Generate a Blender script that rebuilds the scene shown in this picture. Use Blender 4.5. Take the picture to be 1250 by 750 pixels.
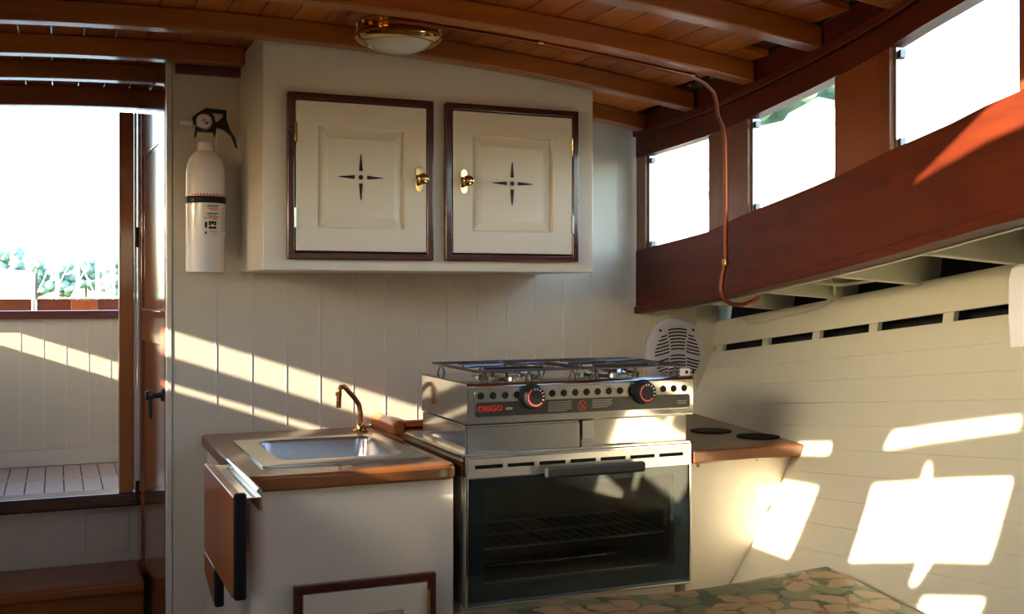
import bpy, bmesh, math, random
from mathutils import Vector, Matrix
from mathutils.geometry import delaunay_2d_cdt
random.seed(7)
for o in list(bpy.data.objects): bpy.data.objects.remove(o)
sc = bpy.context.scene
COL = sc.collection
E = 1.28                       # eye height above the cabin floor; z below is written relative to the eye
R = math.radians

# ------------------------------------------------------------------ camera
cam_d = bpy.data.cameras.new('camera'); cam = bpy.data.objects.new('camera', cam_d); COL.objects.link(cam)
YAW = math.atan(1330/3179)
cam.location = (0, 0, E); cam.rotation_euler = (R(90), 0, -YAW)
cam_d.sensor_fit = 'HORIZONTAL'; cam_d.sensor_width = 36; cam_d.lens = 36*1330/1250
cam_d.shift_y = -19/1250; cam_d.clip_start = .02; cam_d.clip_end = 2000
sc.camera = cam
# ------------------------------------------------------------------ sky, sun, exposure
SUN = Vector((1, .17, -.345)).normalized()          # direction the sunlight travels
w = bpy.data.worlds.new('sky'); sc.world = w; w.use_nodes = True
nt = w.node_tree; bg = nt.nodes['Background']
sky = nt.nodes.new('ShaderNodeTexSky'); sky.sky_type = 'NISHITA'; sky.sun_disc = False
sky.sun_elevation = math.asin(-SUN.z); sky.sun_rotation = math.atan2(-SUN.x, -SUN.y)
sky.air_density = 1.0; sky.dust_density = 2.5; sky.ozone_density = 1.0
nt.links.new(sky.outputs[0], bg.inputs[0]); bg.inputs[1].default_value = 1.1
sd = bpy.data.lights.new('sun', 'SUN'); sun = bpy.data.objects.new('sun', sd); COL.objects.link(sun)
sun.rotation_euler = SUN.to_track_quat('-Z', 'Y').to_euler(); sd.energy = 18; sd.angle = R(.55); sd.color = (1, .86, .66)
vs = sc.view_settings; vs.view_transform = 'Standard'; vs.look = 'None'; vs.gamma = 1; vs.use_curve_mapping = False
vs.exposure = .95
sc.cycles.max_bounces = 14; sc.cycles.diffuse_bounces = 8; sc.cycles.glossy_bounces = 6; sc.cycles.transparent_max_bounces = 16
sc.cycles.sample_clamp_indirect = 8

# ------------------------------------------------------------------ materials
def _mat(name):
    m = bpy.data.materials.new(name); m.use_nodes = True
    return m, m.node_tree, m.node_tree.nodes['Principled BSDF']
def plain(name, col, rough=.5, metal=0, coat=0, bump=0, var=.0, bscale=60, spec=None):
    m, t, b = _mat(name)
    b.inputs['Roughness'].default_value = rough; b.inputs['Metallic'].default_value = metal
    b.inputs['Coat Weight'].default_value = coat; b.inputs['Coat Roughness'].default_value = .06
    if spec is not None: b.inputs['Specular IOR Level'].default_value = spec
    b.inputs['Base Color'].default_value = (*col, 1)
    if var or bump:
        tc = t.nodes.new('ShaderNodeTexCoord'); n = t.nodes.new('ShaderNodeTexNoise'); n.inputs['Scale'].default_value = bscale; n.inputs['Detail'].default_value = 4
        t.links.new(tc.outputs['Object'], n.inputs['Vector'])
        if var:
            mx = t.nodes.new('ShaderNodeMixRGB'); mx.inputs[1].default_value = (*[c*(1-var) for c in col], 1); mx.inputs[2].default_value = (*[min(1, c*(1+var)) for c in col], 1)
            t.links.new(n.outputs['Fac'], mx.inputs[0]); t.links.new(mx.outputs[0], b.inputs['Base Color'])
        if bump:
            bp = t.nodes.new('ShaderNodeBump'); bp.inputs['Strength'].default_value = bump; bp.inputs['Distance'].default_value = .002
            t.links.new(n.outputs['Fac'], bp.inputs['Height']); t.links.new(bp.outputs[0], b.inputs['Normal'])
    return m
def wood(name, c1, c2, axis='x', rough=.35, coat=.5, scale=9, rnd=.25):
    m, t, b = _mat(name); N = t.nodes.new; L = t.links.new
    tc = N('ShaderNodeTexCoord'); mp = N('ShaderNodeMapping'); oi = N('ShaderNodeObjectInfo')
    st = {'x': (.12, 3, 3), 'y': (3, .12, 3), 'z': (3, 3, .12)}[axis]
    mp.inputs['Scale'].default_value = st
    ad = N('ShaderNodeVectorMath'); ad.operation = 'ADD'
    sc_ = N('ShaderNodeMath'); sc_.operation = 'MULTIPLY'; sc_.inputs[1].default_value = 37
    L(oi.outputs['Random'], sc_.inputs[0]); L(tc.outputs['Object'], ad.inputs[0]); L(sc_.outputs[0], ad.inputs[1])
    L(ad.outputs[0], mp.inputs['Vector'])
    n = N('ShaderNodeTexNoise'); n.inputs['Scale'].default_value = scale; n.inputs['Detail'].default_value = 8; n.inputs['Roughness'].default_value = .6; n.inputs['Distortion'].default_value = .4
    L(mp.outputs[0], n.inputs['Vector'])
    rp = N('ShaderNodeValToRGB'); rp.color_ramp.elements[0].position = .3; rp.color_ramp.elements[1].position = .72
    rp.color_ramp.elements[0].color = (*c1, 1); rp.color_ramp.elements[1].color = (*c2, 1)
    L(n.outputs['Fac'], rp.inputs[0])
    hs = N('ShaderNodeHueSaturation'); mr = N('ShaderNodeMapRange'); mr.inputs['To Min'].default_value = 1-rnd; mr.inputs['To Max'].default_value = 1+rnd
    L(oi.outputs['Random'], mr.inputs['Value']); L(mr.outputs[0], hs.inputs['Value']); L(rp.outputs[0], hs.inputs['Color']); L(hs.outputs[0], b.inputs['Base Color'])
    b.inputs['Roughness'].default_value = rough; b.inputs['Coat Weight'].default_value = coat; b.inputs['Coat Roughness'].default_value = .08
    bp = N('ShaderNodeBump'); bp.inputs['Strength'].default_value = .08; bp.inputs['Distance'].default_value = .002
    L(n.outputs['Fac'], bp.inputs['Height']); L(bp.outputs[0], b.inputs['Normal'])
    return m
def glass(name, tint, refl=.04):
    m = bpy.data.materials.new(name); m.use_nodes = True; t = m.node_tree; t.nodes.clear(); N = t.nodes.new
    o = N('ShaderNodeOutputMaterial'); mx = N('ShaderNodeMixShader'); tr = N('ShaderNodeBsdfTransparent'); gl = N('ShaderNodeBsdfGlossy'); lw = N('ShaderNodeLayerWeight'); lw.inputs[0].default_value = .5; pw_ = N('ShaderNodeMath'); pw_.operation = 'POWER'; pw_.inputs[1].default_value = 5; fr = N('ShaderNodeMapRange')
    tr.inputs[0].default_value = (*tint, 1); gl.inputs['Roughness'].default_value = .02; fr.inputs['To Min'].default_value = refl; t.links.new(lw.outputs['Facing'], pw_.inputs[0]); t.links.new(pw_.outputs[0], fr.inputs['Value'])
    t.links.new(fr.outputs[0], mx.inputs[0]); t.links.new(tr.outputs[0], mx.inputs[1]); t.links.new(gl.outputs[0], mx.inputs[2]); t.links.new(mx.outputs[0], o.inputs[0])
    return m
M = {}
M['cream'] = plain('cream_paint', (.70, .63, .50), .38, bump=.06, var=.03, bscale=25)
M['cream2'] = plain('cream_cabinet_paint', (.72, .67, .57), .35, bump=.04, var=.02, bscale=18)
M['cream_dim'] = plain('cream_paint_dimmed', (.58, .565, .45), .38, bump=.06, var=.03, bscale=20)  # shade put into the colour: same cream, greener and darkened for the hull
M['white'] = plain('white_enamel', (.82, .80, .80), .25, coat=.3)
M['paper'] = plain('white_paper', (.85, .85, .88), .9, bump=.2, bscale=90)
M['mahog_x'] = wood('mahogany_x', (.10, .018, .008), (.21, .045, .018), 'x', rough=.3)
M['mahog_y'] = wood('mahogany_y', (.046, .0055, .0014), (.098, .0145, .003), 'y', rough=.5, coat=0, rnd=.08); M['mahog_y'].node_tree.nodes['Principled BSDF'].inputs['Specular IOR Level'].default_value = .22
M['mahog_z'] = wood('mahogany_z', (.11, .025, .007), (.22, .055, .013), 'z', rough=.34, coat=.3, rnd=.1)
M['mahog_d'] = wood('dark_mahogany', (.035, .006, .005), (.09, .014, .009), 'x', rough=.25, rnd=.1)
M['doorwood'] = wood('varnished_door', (.16, .03, .010), (.32, .075, .02), 'z', rough=.12, coat=1, rnd=.1)
M['fir_y'] = wood('ceiling_plank_wood', (.34, .078, .007), (.58, .175, .018), 'y', rough=.38, coat=.3, rnd=.25)
M['beam'] = wood('beam_wood', (.28, .072, .007), (.46, .145, .016), 'x', rough=.34, coat=.3, rnd=.12)
M['teak'] = wood('teak_counter', (.12, .038, .008), (.25, .088, .019), 'x', rough=.32, coat=.3, rnd=.1)
M['teakbright'] = wood('red_teak', (.36, .075, .018), (.55, .15, .04), 'y', rough=.3, coat=.6, rnd=.1)
M['board'] = wood('board_wood', (.24, .058, .009), (.38, .110, .018), 'z', rough=.4, coat=.3, rnd=.05)
M['post'] = wood('brightened_post', (.42, .11, .012), (.62, .20, .03), 'z', rough=.3, coat=.6, rnd=.05)  # lightened orange stands in for light reflected onto the post
M['tread'] = wood('step_wood', (.24, .06, .010), (.42, .12, .02), 'x', rough=.3, coat=.3, rnd=.05)
M['canvas'] = plain('navy_canvas', (.05, .055, .07), .9)
M['seampale'] = plain('white_seam', (.86, .82, .74), .4)  # pale strips along the board joints
M['floor'] = wood('sole_wood', (.10, .04, .015), (.2, .09, .035), 'y')
M['steel'] = plain('stainless_steel', (.46, .44, .41), .075, 1, bump=.008, bscale=200)
M['steelbr'] = plain('polished_steel', (.58, .56, .53), .1, 1)
M['grate'] = plain('dark_grate_steel', (.16, .16, .18), .3, 1)
M['sink'] = plain('brushed_sink_steel', (.55, .54, .53), .26, 1)
M['alu'] = plain('brushed_aluminium', (.62, .60, .56), .35, 1)
M['brass'] = plain('brass', (.70, .45, .17), .1, 1)
M['copper'] = plain('copper', (.62, .26, .12), .22, 1)
M['oldcopper'] = plain('aged_copper', (.36, .11, .06), .28, 1)
M['black'] = plain('black_plastic', (.010, .010, .011), .45, spec=.3)
M['rubber'] = plain('black_rubber', (.008, .008, .009), .65, spec=.15)
M['dark'] = plain('dark_void', (.008, .007, .006), .9)
M['ovenin'] = plain('oven_enamel', (.16, .145, .12), .4)
M['ovenblue'] = plain('oven_glass_border', (.045, .080, .105), .3)
M['panelblk'] = plain('control_panel_black', (.022, .022, .016), .35)
M['red'] = plain('red_print', (.60, .02, .015), .5)
M['redring'] = plain('red_ring', (.75, .12, .08), .5)
M['grey'] = plain('grey_print', (.30, .29, .25), .5)
M['tick'] = plain('white_print', (.8, .8, .78), .5)
M['label'] = plain('label_paper', (.72, .70, .68), .5)
M['green'] = plain('green_print', (.08, .3, .1), .5)
M['dome'] = plain('frosted_glass', (.62, .60, .55), .22, coat=.4)
M['speaker'] = plain('speaker_plastic', (.62, .59, .66), .45)
M['sole'] = plain('cockpit_sole', (.62, .52, .50), .6, var=.06, bscale=14)
M['seam'] = plain('seam', (.09, .05, .05), .8)
M['cable'] = plain('cable_white', (.62, .56, .44), .5)
M['glass'] = glass('window_glass', (.96, .98, .98))
M['ovenglass'] = glass('tinted_oven_glass', (.66, .70, .70), .05)
M['clear'] = plain('clear_tube', (.80, .80, .74), .3)
M['leaf'] = plain('hazy_tree_leaves', (.17, .28, .22), .8, var=.45, bscale=1.2)  # leaf colour lightened towards blue in place of distance haze
M['bark'] = plain('bark', (.12, .08, .05), .9)
M['gel'] = plain('boat_white', (.85, .85, .85), .4)
M['mast'] = plain('mast_aluminium', (.8, .8, .8), .4)
M['land'] = plain('shore_grass', (.14, .2, .09), .9, var=.3, bscale=.2)
M['water'] = plain('water', (.05, .10, .13), .08, bump=.5, bscale=1.5)
def floral():
    m, t, b = _mat('floral_fabric'); N = t.nodes.new; L = t.links.new
    tc = N('ShaderNodeTexCoord')
    def math_(op, a, b_=None, c=None):
        n = N('ShaderNodeMath'); n.operation = op
        for i, v in enumerate((a, b_, c)):
            if v is None: continue
            if isinstance(v, (int, float)): n.inputs[i].default_value = v
            else: L(v, n.inputs[i])
        return n.outputs[0]
    def layer(scale, off, petals, rad, rnd):
        mp = N('ShaderNodeMapping'); mp.inputs['Scale'].default_value = (scale, scale, .001); mp.inputs['Location'].default_value = off
        L(tc.outputs['Object'], mp.inputs['Vector'])
        nz = N('ShaderNodeTexNoise'); nz.inputs['Scale'].default_value = 3.5; L(mp.outputs[0], nz.inputs['Vector'])
        vz = N('ShaderNodeVectorMath'); vz.operation = 'SCALE'; vz.inputs[3].default_value = .22; L(nz.outputs['Color'], vz.inputs[0])
        va = N('ShaderNodeVectorMath'); va.operation = 'ADD'; L(mp.outputs[0], va.inputs[0]); L(vz.outputs[0], va.inputs[1])
        v = N('ShaderNodeTexVoronoi'); v.inputs['Scale'].default_value = 1; v.inputs['Randomness'].default_value = rnd; L(va.outputs[0], v.inputs['Vector'])
        sb = N('ShaderNodeVectorMath'); sb.operation = 'SUBTRACT'; L(va.outputs[0], sb.inputs[0]); L(v.outputs['Position'], sb.inputs[1])
        sp = N('ShaderNodeSeparateXYZ'); L(sb.outputs[0], sp.inputs[0])
        an = math_('ARCTAN2', sp.outputs[1], sp.outputs[0])
        cs = N('ShaderNodeSeparateXYZ'); L(v.outputs['Color'], cs.inputs[0])
        an = math_('ADD', an, math_('MULTIPLY', cs.outputs[0], 6.28))
        pet = math_('ABSOLUTE', math_('COSINE', math_('MULTIPLY', an, petals/2)))
        lim = math_('MULTIPLY', math_('ADD', math_('MULTIPLY', math_('POWER', pet, .6), .72), .28), rad)
        d = math_('SQRT', math_('ADD', math_('MULTIPLY', sp.outputs[0], sp.outputs[0]), math_('MULTIPLY', sp.outputs[1], sp.outputs[1])))
        q = math_('DIVIDE', d, lim)
        return math_('LESS_THAN', q, 1), q, cs.outputs[1], pet
    fl, q, rn, pet = layer(6.2, (.3, .1, 0), 5, .48, .75)
    lf, q2, rn2, pet2 = layer(8.0, (5.7, 2.3, 0), 3, .62, .9)
    def mix(f, a, b_):
        n = N('ShaderNodeMixRGB')
        for i, v in enumerate((f, a, b_)):
            if isinstance(v, tuple): n.inputs[i].default_value = (*v, 1)
            elif isinstance(v, (int, float)): n.inputs[i].default_value = v
            else: L(v, n.inputs[i])
        return n.outputs[0]
    base = (.022, .032, .012)
    leafc = mix(rn2, (.060, .075, .034), (.115, .125, .065))
    leafc = mix(math_('MULTIPLY', math_('LESS_THAN', pet2, .35), .5), leafc, (.035, .045, .02))
    c = mix(lf, base, leafc)
    petc = mix(rn, (.20, .125, .065), (.25, .185, .105))
    petc = mix(math_('LESS_THAN', pet, .3), petc, (.12, .07, .032))
    petc = mix(math_('LESS_THAN', q, .2), petc, (.15, .065, .025))
    c = mix(fl, c, petc)
    L(c, b.inputs['Base Color']); b.inputs['Roughness'].default_value = .6
    b.inputs['Specular IOR Level'].default_value = .35
    return m
M['floral'] = floral()

# ------------------------------------------------------------------ mesh helpers
class MB:
    def __init__(s): s.bm = bmesh.new()
    def face(s, vs):
        try: return s.bm.faces.new([s.bm.verts.new(v) for v in vs])
        except ValueError: return None
    def box(s, x0, x1, y0, y1, z0, z1):
        v = [s.bm.verts.new(p) for p in ((x0,y0,z0),(x1,y0,z0),(x1,y1,z0),(x0,y1,z0),(x0,y0,z1),(x1,y0,z1),(x1,y1,z1),(x0,y1,z1))]
        for f in ((3,2,1,0),(4,5,6,7),(0,1,5,4),(1,2,6,5),(2,3,7,6),(3,0,4,7)): s.bm.faces.new([v[i] for i in f])
        return s
    def extrude(s, pts, vec):
        vec = Vector(vec); a = [s.bm.verts.new(p) for p in pts]; b = [s.bm.verts.new(Vector(p)+vec) for p in pts]
        n = len(a); s.bm.faces.new(a[::-1]); s.bm.faces.new(b)
        for i in range(n): s.bm.faces.new((a[i], a[(i+1) % n], b[(i+1) % n], b[i]))
        return s
    def tube(s, pts, r, n=10, cap=True):
        pts = [Vector(p) for p in pts]; rings = []; up = None
        for i, p in enumerate(pts):
            t = (pts[min(i+1, len(pts)-1)]-pts[max(i-1, 0)]).normalized()
            if up is None: up = t.orthogonal().normalized()
            up = (up-t*up.dot(t)).normalized(); sd_ = t.cross(up)
            rr = r[i] if isinstance(r, (list, tuple)) else r
            rings.append([s.bm.verts.new(p+up*math.cos(2*math.pi*k/n)*rr+sd_*math.sin(2*math.pi*k/n)*rr) for k in range(n)])
        for a, b in zip(rings, rings[1:]):
            for k in range(n): s.bm.faces.new((a[k], a[(k+1) % n], b[(k+1) % n], b[k]))
        if cap: s.bm.faces.new(rings[0][::-1]); s.bm.faces.new(rings[-1])
        return s
    def lathe(s, prof, o, axis=(0, 0, 1), n=32, cap=True):
        o = Vector(o); ax = Vector(axis).normalized(); u = ax.orthogonal().normalized(); v = ax.cross(u); rings = []
        for r, h in prof:
            if r < 1e-6: rings.append([s.bm.verts.new(o+ax*h)])
            else: rings.append([s.bm.verts.new(o+ax*h+(u*math.cos(2*math.pi*k/n)+v*math.sin(2*math.pi*k/n))*r) for k in range(n)])
        for a, b in zip(rings, rings[1:]):
            for k in range(n):
                if len(a) == 1 and len(b) == 1: continue
                if len(a) == 1: s.bm.faces.new((a[0], b[(k+1) % n], b[k]))
                elif len(b) == 1: s.bm.faces.new((a[k], a[(k+1) % n], b[0]))
                else: s.bm.faces.new((a[k], a[(k+1) % n], b[(k+1) % n], b[k]))
        if cap:
            for rg in (rings[0], rings[-1]):
                if len(rg) > 2: s.bm.faces.new(rg)
        return s
    def grid(s, P):
        V = [[s.bm.verts.new(p) for p in row] for row in P]
        for i in range(len(V)-1):
            for j in range(len(V[0])-1): s.bm.faces.new((V[i][j], V[i+1][j], V[i+1][j+1], V[i][j+1]))
        return s
    def shell(s, P, Q):                       # closed slab between two matching grids
        m_, n_ = len(P), len(P[0])
        A = [[s.bm.verts.new(p) for p in row] for row in P]; B = [[s.bm.verts.new(p) for p in row] for row in Q]
        for i in range(m_-1):
            for j in range(n_-1):
                s.bm.faces.new((A[i][j], A[i+1][j], A[i+1][j+1], A[i][j+1])); s.bm.faces.new((B[i][j], B[i][j+1], B[i+1][j+1], B[i+1][j]))
        for i in range(m_-1):
            s.bm.faces.new((A[i][0], B[i][0], B[i+1][0], A[i+1][0])); s.bm.faces.new((A[i][-1], A[i+1][-1], B[i+1][-1], B[i][-1]))
        for j in range(n_-1):
            s.bm.faces.new((A[0][j], A[0][j+1], B[0][j+1], B[0][j])); s.bm.faces.new((A[-1][j], B[-1][j], B[-1][j+1], A[-1][j+1]))
        return s
    def holed(s, outer, holes, fa, fb, lines=()):  # plate with holes; fa/fb map (u,v) to the two faces
        pts = [Vector(p) for p in outer]; ed = [(i, (i+1) % len(outer)) for i in range(len(outer))]
        for h in holes:
            k = len(pts); pts += [Vector(p) for p in h]; ed += [(k+i, k+(i+1) % len(h)) for i in range(len(h))]
        for a, b in lines:
            k = len(pts); pts += [Vector(a), Vector(b)]; ed.append((k, k+1))
        vc, e2, fc = delaunay_2d_cdt(pts, ed, [], 1, 1e-5)[:3]
        def inside(p, poly):
            c = False
            for i in range(len(poly)):
                a, b = poly[i], poly[i-1]
                if (a[1] > p[1]) != (b[1] > p[1]) and p[0] < (b[0]-a[0])*(p[1]-a[1])/(b[1]-a[1])+a[0]: c = not c
            return c
        keep = []
        for f in fc:
            c = sum((vc[i] for i in f), Vector((0, 0)))/len(f)
            if inside(c, outer) and not any(inside(c, h) for h in holes): keep.append(f)
        A = [s.bm.verts.new(fa(*v)) for v in vc]; B = [s.bm.verts.new(fb(*v)) for v in vc]
        cnt = {}
        for f in keep:
            s.bm.faces.new([A[i] for i in f]); s.bm.faces.new([B[i] for i in reversed(f)])
            for i in range(len(f)):
                a, b = f[i], f[(i+1) % len(f)]; cnt.setdefault((min(a, b), max(a, b)), []).append((a, b))
        for k, l in cnt.items():
            if len(l) == 1: a, b = l[0]; s.bm.faces.new((A[b], A[a], B[a], B[b]))
        for v in A+B:
            if not v.link_faces: s.bm.verts.remove(v)
        return s
    def build(s, name, mat, parent=None, bevel=0, seg=2, smooth=35):
        bmesh.ops.recalc_face_normals(s.bm, faces=s.bm.faces)
        base = Vector((0, 0, 0)); p = parent
        while p is not None: base = base+p.location; p = p.parent
        for v in s.bm.verts: v.co = v.co+Vector((0, 0, E))-base
        me = bpy.data.meshes.new(name); s.bm.to_mesh(me); s.bm.free()
        me.materials.append(M[mat] if isinstance(mat, str) else mat)
        for f in me.polygons: f.use_smooth = True
        me.set_sharp_from_angle(angle=R(smooth))
        o = bpy.data.objects.new(name, me); COL.objects.link(o); o.parent = parent
        if bevel:
            b = o.modifiers.new('bevel', 'BEVEL'); b.width = bevel; b.segments = seg; b.limit_method = 'ANGLE'; b.angle_limit = R(40); b.harden_normals = True
        return o
def B(*a): return MB().box(*a)
def tag(o, label, cat, group=None, kind=None):
    o['label'] = label; o['category'] = cat
    if group: o['group'] = group
    if kind: o['kind'] = kind
    return o
def thing(name, loc, label, cat, group=None, kind=None):
    o = bpy.data.objects.new(name, None); o.empty_display_size = .05; COL.objects.link(o)
    o.location = (loc[0], loc[1], loc[2]+E); return tag(o, label, cat, group, kind)
def structure(name, label, cat, loc=(0, 0, 0)): return thing(name, loc, label, cat, kind='structure')
def text(name, body, size, mat, parent, origin, ux=(1, 0, 0), uz=(0, 0, 1), bold=0, sx=1):
    c = bpy.data.curves.new(name, 'FONT'); c.body = body; c.size = size; c.extrude = .0004; c.offset = bold; c.resolution_u = 2
    t = bpy.data.objects.new(name, c); COL.objects.link(t)
    me = bpy.data.meshes.new_from_object(t.evaluated_get(bpy.context.evaluated_depsgraph_get())); bpy.data.objects.remove(t)
    ux, uz, o = Vector(ux), Vector(uz), Vector(origin)
    base = Vector((0, 0, 0)); p = parent
    while p is not None: base = base+p.location; p = p.parent
    nn = ux.cross(uz)
    for v in me.vertices: v.co = o+ux*v.co.x*sx+uz*v.co.y+nn*v.co.z+Vector((0, 0, E))-base
    me.materials.clear(); me.materials.append(M[mat])
    ob = bpy.data.objects.new(name, me); COL.objects.link(ob); ob.parent = parent
    return ob
def lerp(tab):
    tab = sorted(tab)
    def f(x):
        if x <= tab[0][0]: a, b = tab[0], tab[1]
        elif x >= tab[-1][0]: a, b = tab[-2], tab[-1]
        else:
            for a, b in zip(tab, tab[1:]):
                if a[0] <= x <= b[0]: break
        return a[1]+(b[1]-a[1])*(x-a[0])/(b[0]-a[0])
    return f
def rng(a, b, n): return [a+(b-a)*i/n for i in range(n+1)]

# ------------------------------------------------------------------ the boat's lines
W = 2.82; XC = .342                              # galley bulkhead, centreline
FLOOR = -E
def Xw(Y):                                       # starboard cabin side
    d = W-Y
    return 1.575-.10*d-.05*d*d if d < 1.6 else 1.287-.12*(d-1.6)
def Xp(Y): return 2*XC-Xw(Y)                     # port cabin side
def Zbeam(X): return .559-.065*(X-XC)**2         # underside of the roof beams
BD = .046                                        # beam depth
def Zs(Y): return -.184+.1085*(W-Y)              # slot line of the hull ceiling
def Xh(Y, Z):                                    # hull ceiling surface
    d = W-Y; t = Zs(Y)-Z
    q = .278*t+.385*t*t if t > 0 else .15*t
    return 1.84-.17*d-q+.24*max(0, min(t, .6))*(d-.7)
def Zband(Y): d = W-Y; return -.061+.085*d+.010*d*d   # lower edge of the cabin side
winB = lerp([(2.755, .125), (2.344, .151), (2.125, .183), (1.726, .223), (1.524, .250), (1.334, .268), (1.169, .29), (.6, .34)])
winT = lerp([(2.755, .393), (2.344, .393), (2.125, .402), (1.726, .419), (1.524, .433), (1.418, .444), (1.289, .453), (.6, .49)])
FWD = -.9; AFT = 3.42; CAB_L, CAB_R, CAB_F, CAB_Z = .431, 1.266, 2.489, .048

# ------------------------------------------------------------------ floor, ceiling
fl = B(-1.2, 1.7, FWD, AFT, FLOOR-.03, FLOOR).build('floor', 'floor'); tag(fl, 'dark wooden cabin sole below the galley', 'floor', kind='structure')
ceil = structure('ceiling', 'varnished wooden cabin roof with curved beams and fore-and-aft planks', 'ceiling')
def ystart(xx, lo=1.40):                         # roof planks stop at the cabin sides
    y = AFT+.06
    while y > lo and Xp(y-.01)+.001 < xx < Xw(y-.01)-.001: y -= .01
    return y
x = -.92
while x < 1.60:
    x1 = x+.0700; m = MB(); y1 = AFT+.06
    xs = (x+.0012, (x+x1)/2, x1-.0012)
    y0 = max(ystart(xs[0]), ystart(xs[2]))
    if y1-y0 > .1:
        P = [[(xx, yy, Zbeam(xx)+BD) for yy in (y0, y1)] for xx in xs]; Q = [[(xx, yy, Zbeam(xx)+BD+.012) for yy in (y0, y1)] for xx in xs]
        m.shell(P, Q).build('plank', 'fir_y', ceil, bevel=.0010, seg=1)
    x = x1
def roof_sheet(name, ya, yb, z0, z1, holes, mat):
    yl = rng(ya, yb, 14); poly = [(Xp(y)-.008, y) for y in yl]+[(Xw(y)+.036, y) for y in reversed(yl)]
    MB().holed(poly, holes, lambda u, v: (u, v, Zbeam(u)+BD+z0), lambda u, v: (u, v, Zbeam(u)+BD+z1),
               [((xx, ya), (xx, yb)) for xx in rng(-.8, 1.5, 18)]).build(name, mat, ceil)
roof_sheet('roof_backing', 1.40, AFT+.10, .0125, .03, [], 'mahog_d')
hatch = [(.015, 1.335), (.425, 1.0), (.425, .72), (.15, .72), (.145, .951)]      # roof hatch, outline shaped to throw the sun wedge on starboard
roof_sheet('forward_roof', FWD, 1.3995, 0, .03, [hatch], 'fir_y')
def beam(yb, xa, xb, dz=0, th=.046, depth=BD, nm='beam'):
    n = max(3, int((xb-xa)/.08)); m = MB(); xs = rng(xa, xb, n)
    secs = [[(xx, yb-th, Zbeam(xx)+dz), (xx, yb-th, Zbeam(xx)+dz+depth), (xx, yb, Zbeam(xx)+dz+depth), (xx, yb, Zbeam(xx)+dz)] for xx in xs]
    V = [[m.bm.verts.new(p) for p in s_] for s_ in secs]
    for a, b in zip(V, V[1:]):
        for i in range(4): m.bm.faces.new((a[i], a[(i+1) % 4], b[(i+1) % 4], b[i]))
    m.bm.faces.new(V[0]); m.bm.faces.new(V[-1][::-1])
    return m.build(nm, 'beam', ceil, bevel=.005, seg=2)
beam(3.095, Xp(3.0), .25); beam(2.782, Xp(2.78), .4300); beam(2.782, CAB_R+.002, Xw(2.78)-.005)
for yb in (2.455, 2.12, 1.81, 1.51): beam(yb, Xp(yb), Xw(yb)-.012)
beam(3.46, Xp(3.42), .26, dz=-.012, depth=BD+.012, nm='header_beam')

# ------------------------------------------------------------------ galley bulkhead of vertical boards
wb = structure('wall_back', 'cream vertical board bulkhead behind the galley', 'wall', (1.0, W, FLOOR))
B(.2655, 1.60, W+.012, W+.03, FLOOR, .60).build('backing', 'cream', wb); B(1.6005, 1.95, W+.012, W+.03, FLOOR, Zband(W)+.05).build('backing', 'cream', wb)
x = .2655; xs = [.2655]+[.3721+.0879*i for i in range(18)]
for a, b in zip(xs, xs[1:]):
    b = min(b, 1.93); b = b if a < 1.45 or a > 1.55 else b
    B(a+.0013, b-.0013, W, W+.0118, FLOOR, .598 if a < 1.45 else Zband(W)+.03).build('plank', 'cream', wb, bevel=.0008, seg=1)
    if a > .3: B(a-.0011, a+.0011, W-.0008, W+.0118, FLOOR, .597 if a < 1.45 else Zband(W)+.03).build('seam_strip', 'seampale', wb)
B(.2520, .2660, W-.0015, W+.030, FLOOR, .594).build('end_trim', 'cream2', wb, bevel=.003)
B(.272, .431, W-.012, W-.0002, .541, .575).build('top_trim', 'mahog_x', wb, bevel=.002)
wp = B(.290, .302, W+.031, AFT-.001, FLOOR, .60).build('wall_passage', 'cream'); tag(wp, 'cream side wall of the companionway behind the open door', 'wall', kind='structure')

# ------------------------------------------------------------------ aft bulkhead, steps
wa = structure('wall_aft', 'aft bulkhead with the open companionway', 'wall', (0, AFT, FLOOR))
B(Xp(3.42)-.05, -.52, AFT, AFT+.03, FLOOR, .6).build('side_panel', 'cream', wa)
B(.2245, 2.0, AFT, AFT+.03, FLOOR, .6).build('side_panel', 'cream', wa)
B(-.52, .2245, AFT+.02, AFT+.035, FLOOR, -.615).build('riser_panel', 'cream', wa)
B(.08, .2, AFT+.016, AFT+.0198, -.775, -.655).build('locker_hatch', 'cream', wa, bevel=.002)
tr = thing('trim_1', (.2, AFT, -.6), 'varnished mahogany door post and sill of the companionway', 'door frame', kind='structure')
B(.171, .2125, AFT-.012, AFT+.03, -.59, .53).build('post', 'post', tr, bevel=.004)
B(-.53, .2245, AFT-.035, AFT+.06, -.632, -.592).build('sill', 'mahog_d', tr, bevel=.006)
B(.2130, .2210, AFT-.012, AFT-.0005, -.59, .53).build('white_strip', 'white', tr, bevel=.002)
st = thing('companionway_step', (0, 3.3, -.82), 'varnished wooden step below the companionway sill', 'step', kind='structure')
B(-.53, .225, 3.17, AFT+.018, -.832, -.80).build('tread', 'tread', st, bevel=.008, seg=3)
B(-.53, .225, 3.205, 3.22, FLOOR, -.834).build('riser', 'tread', st)

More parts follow.
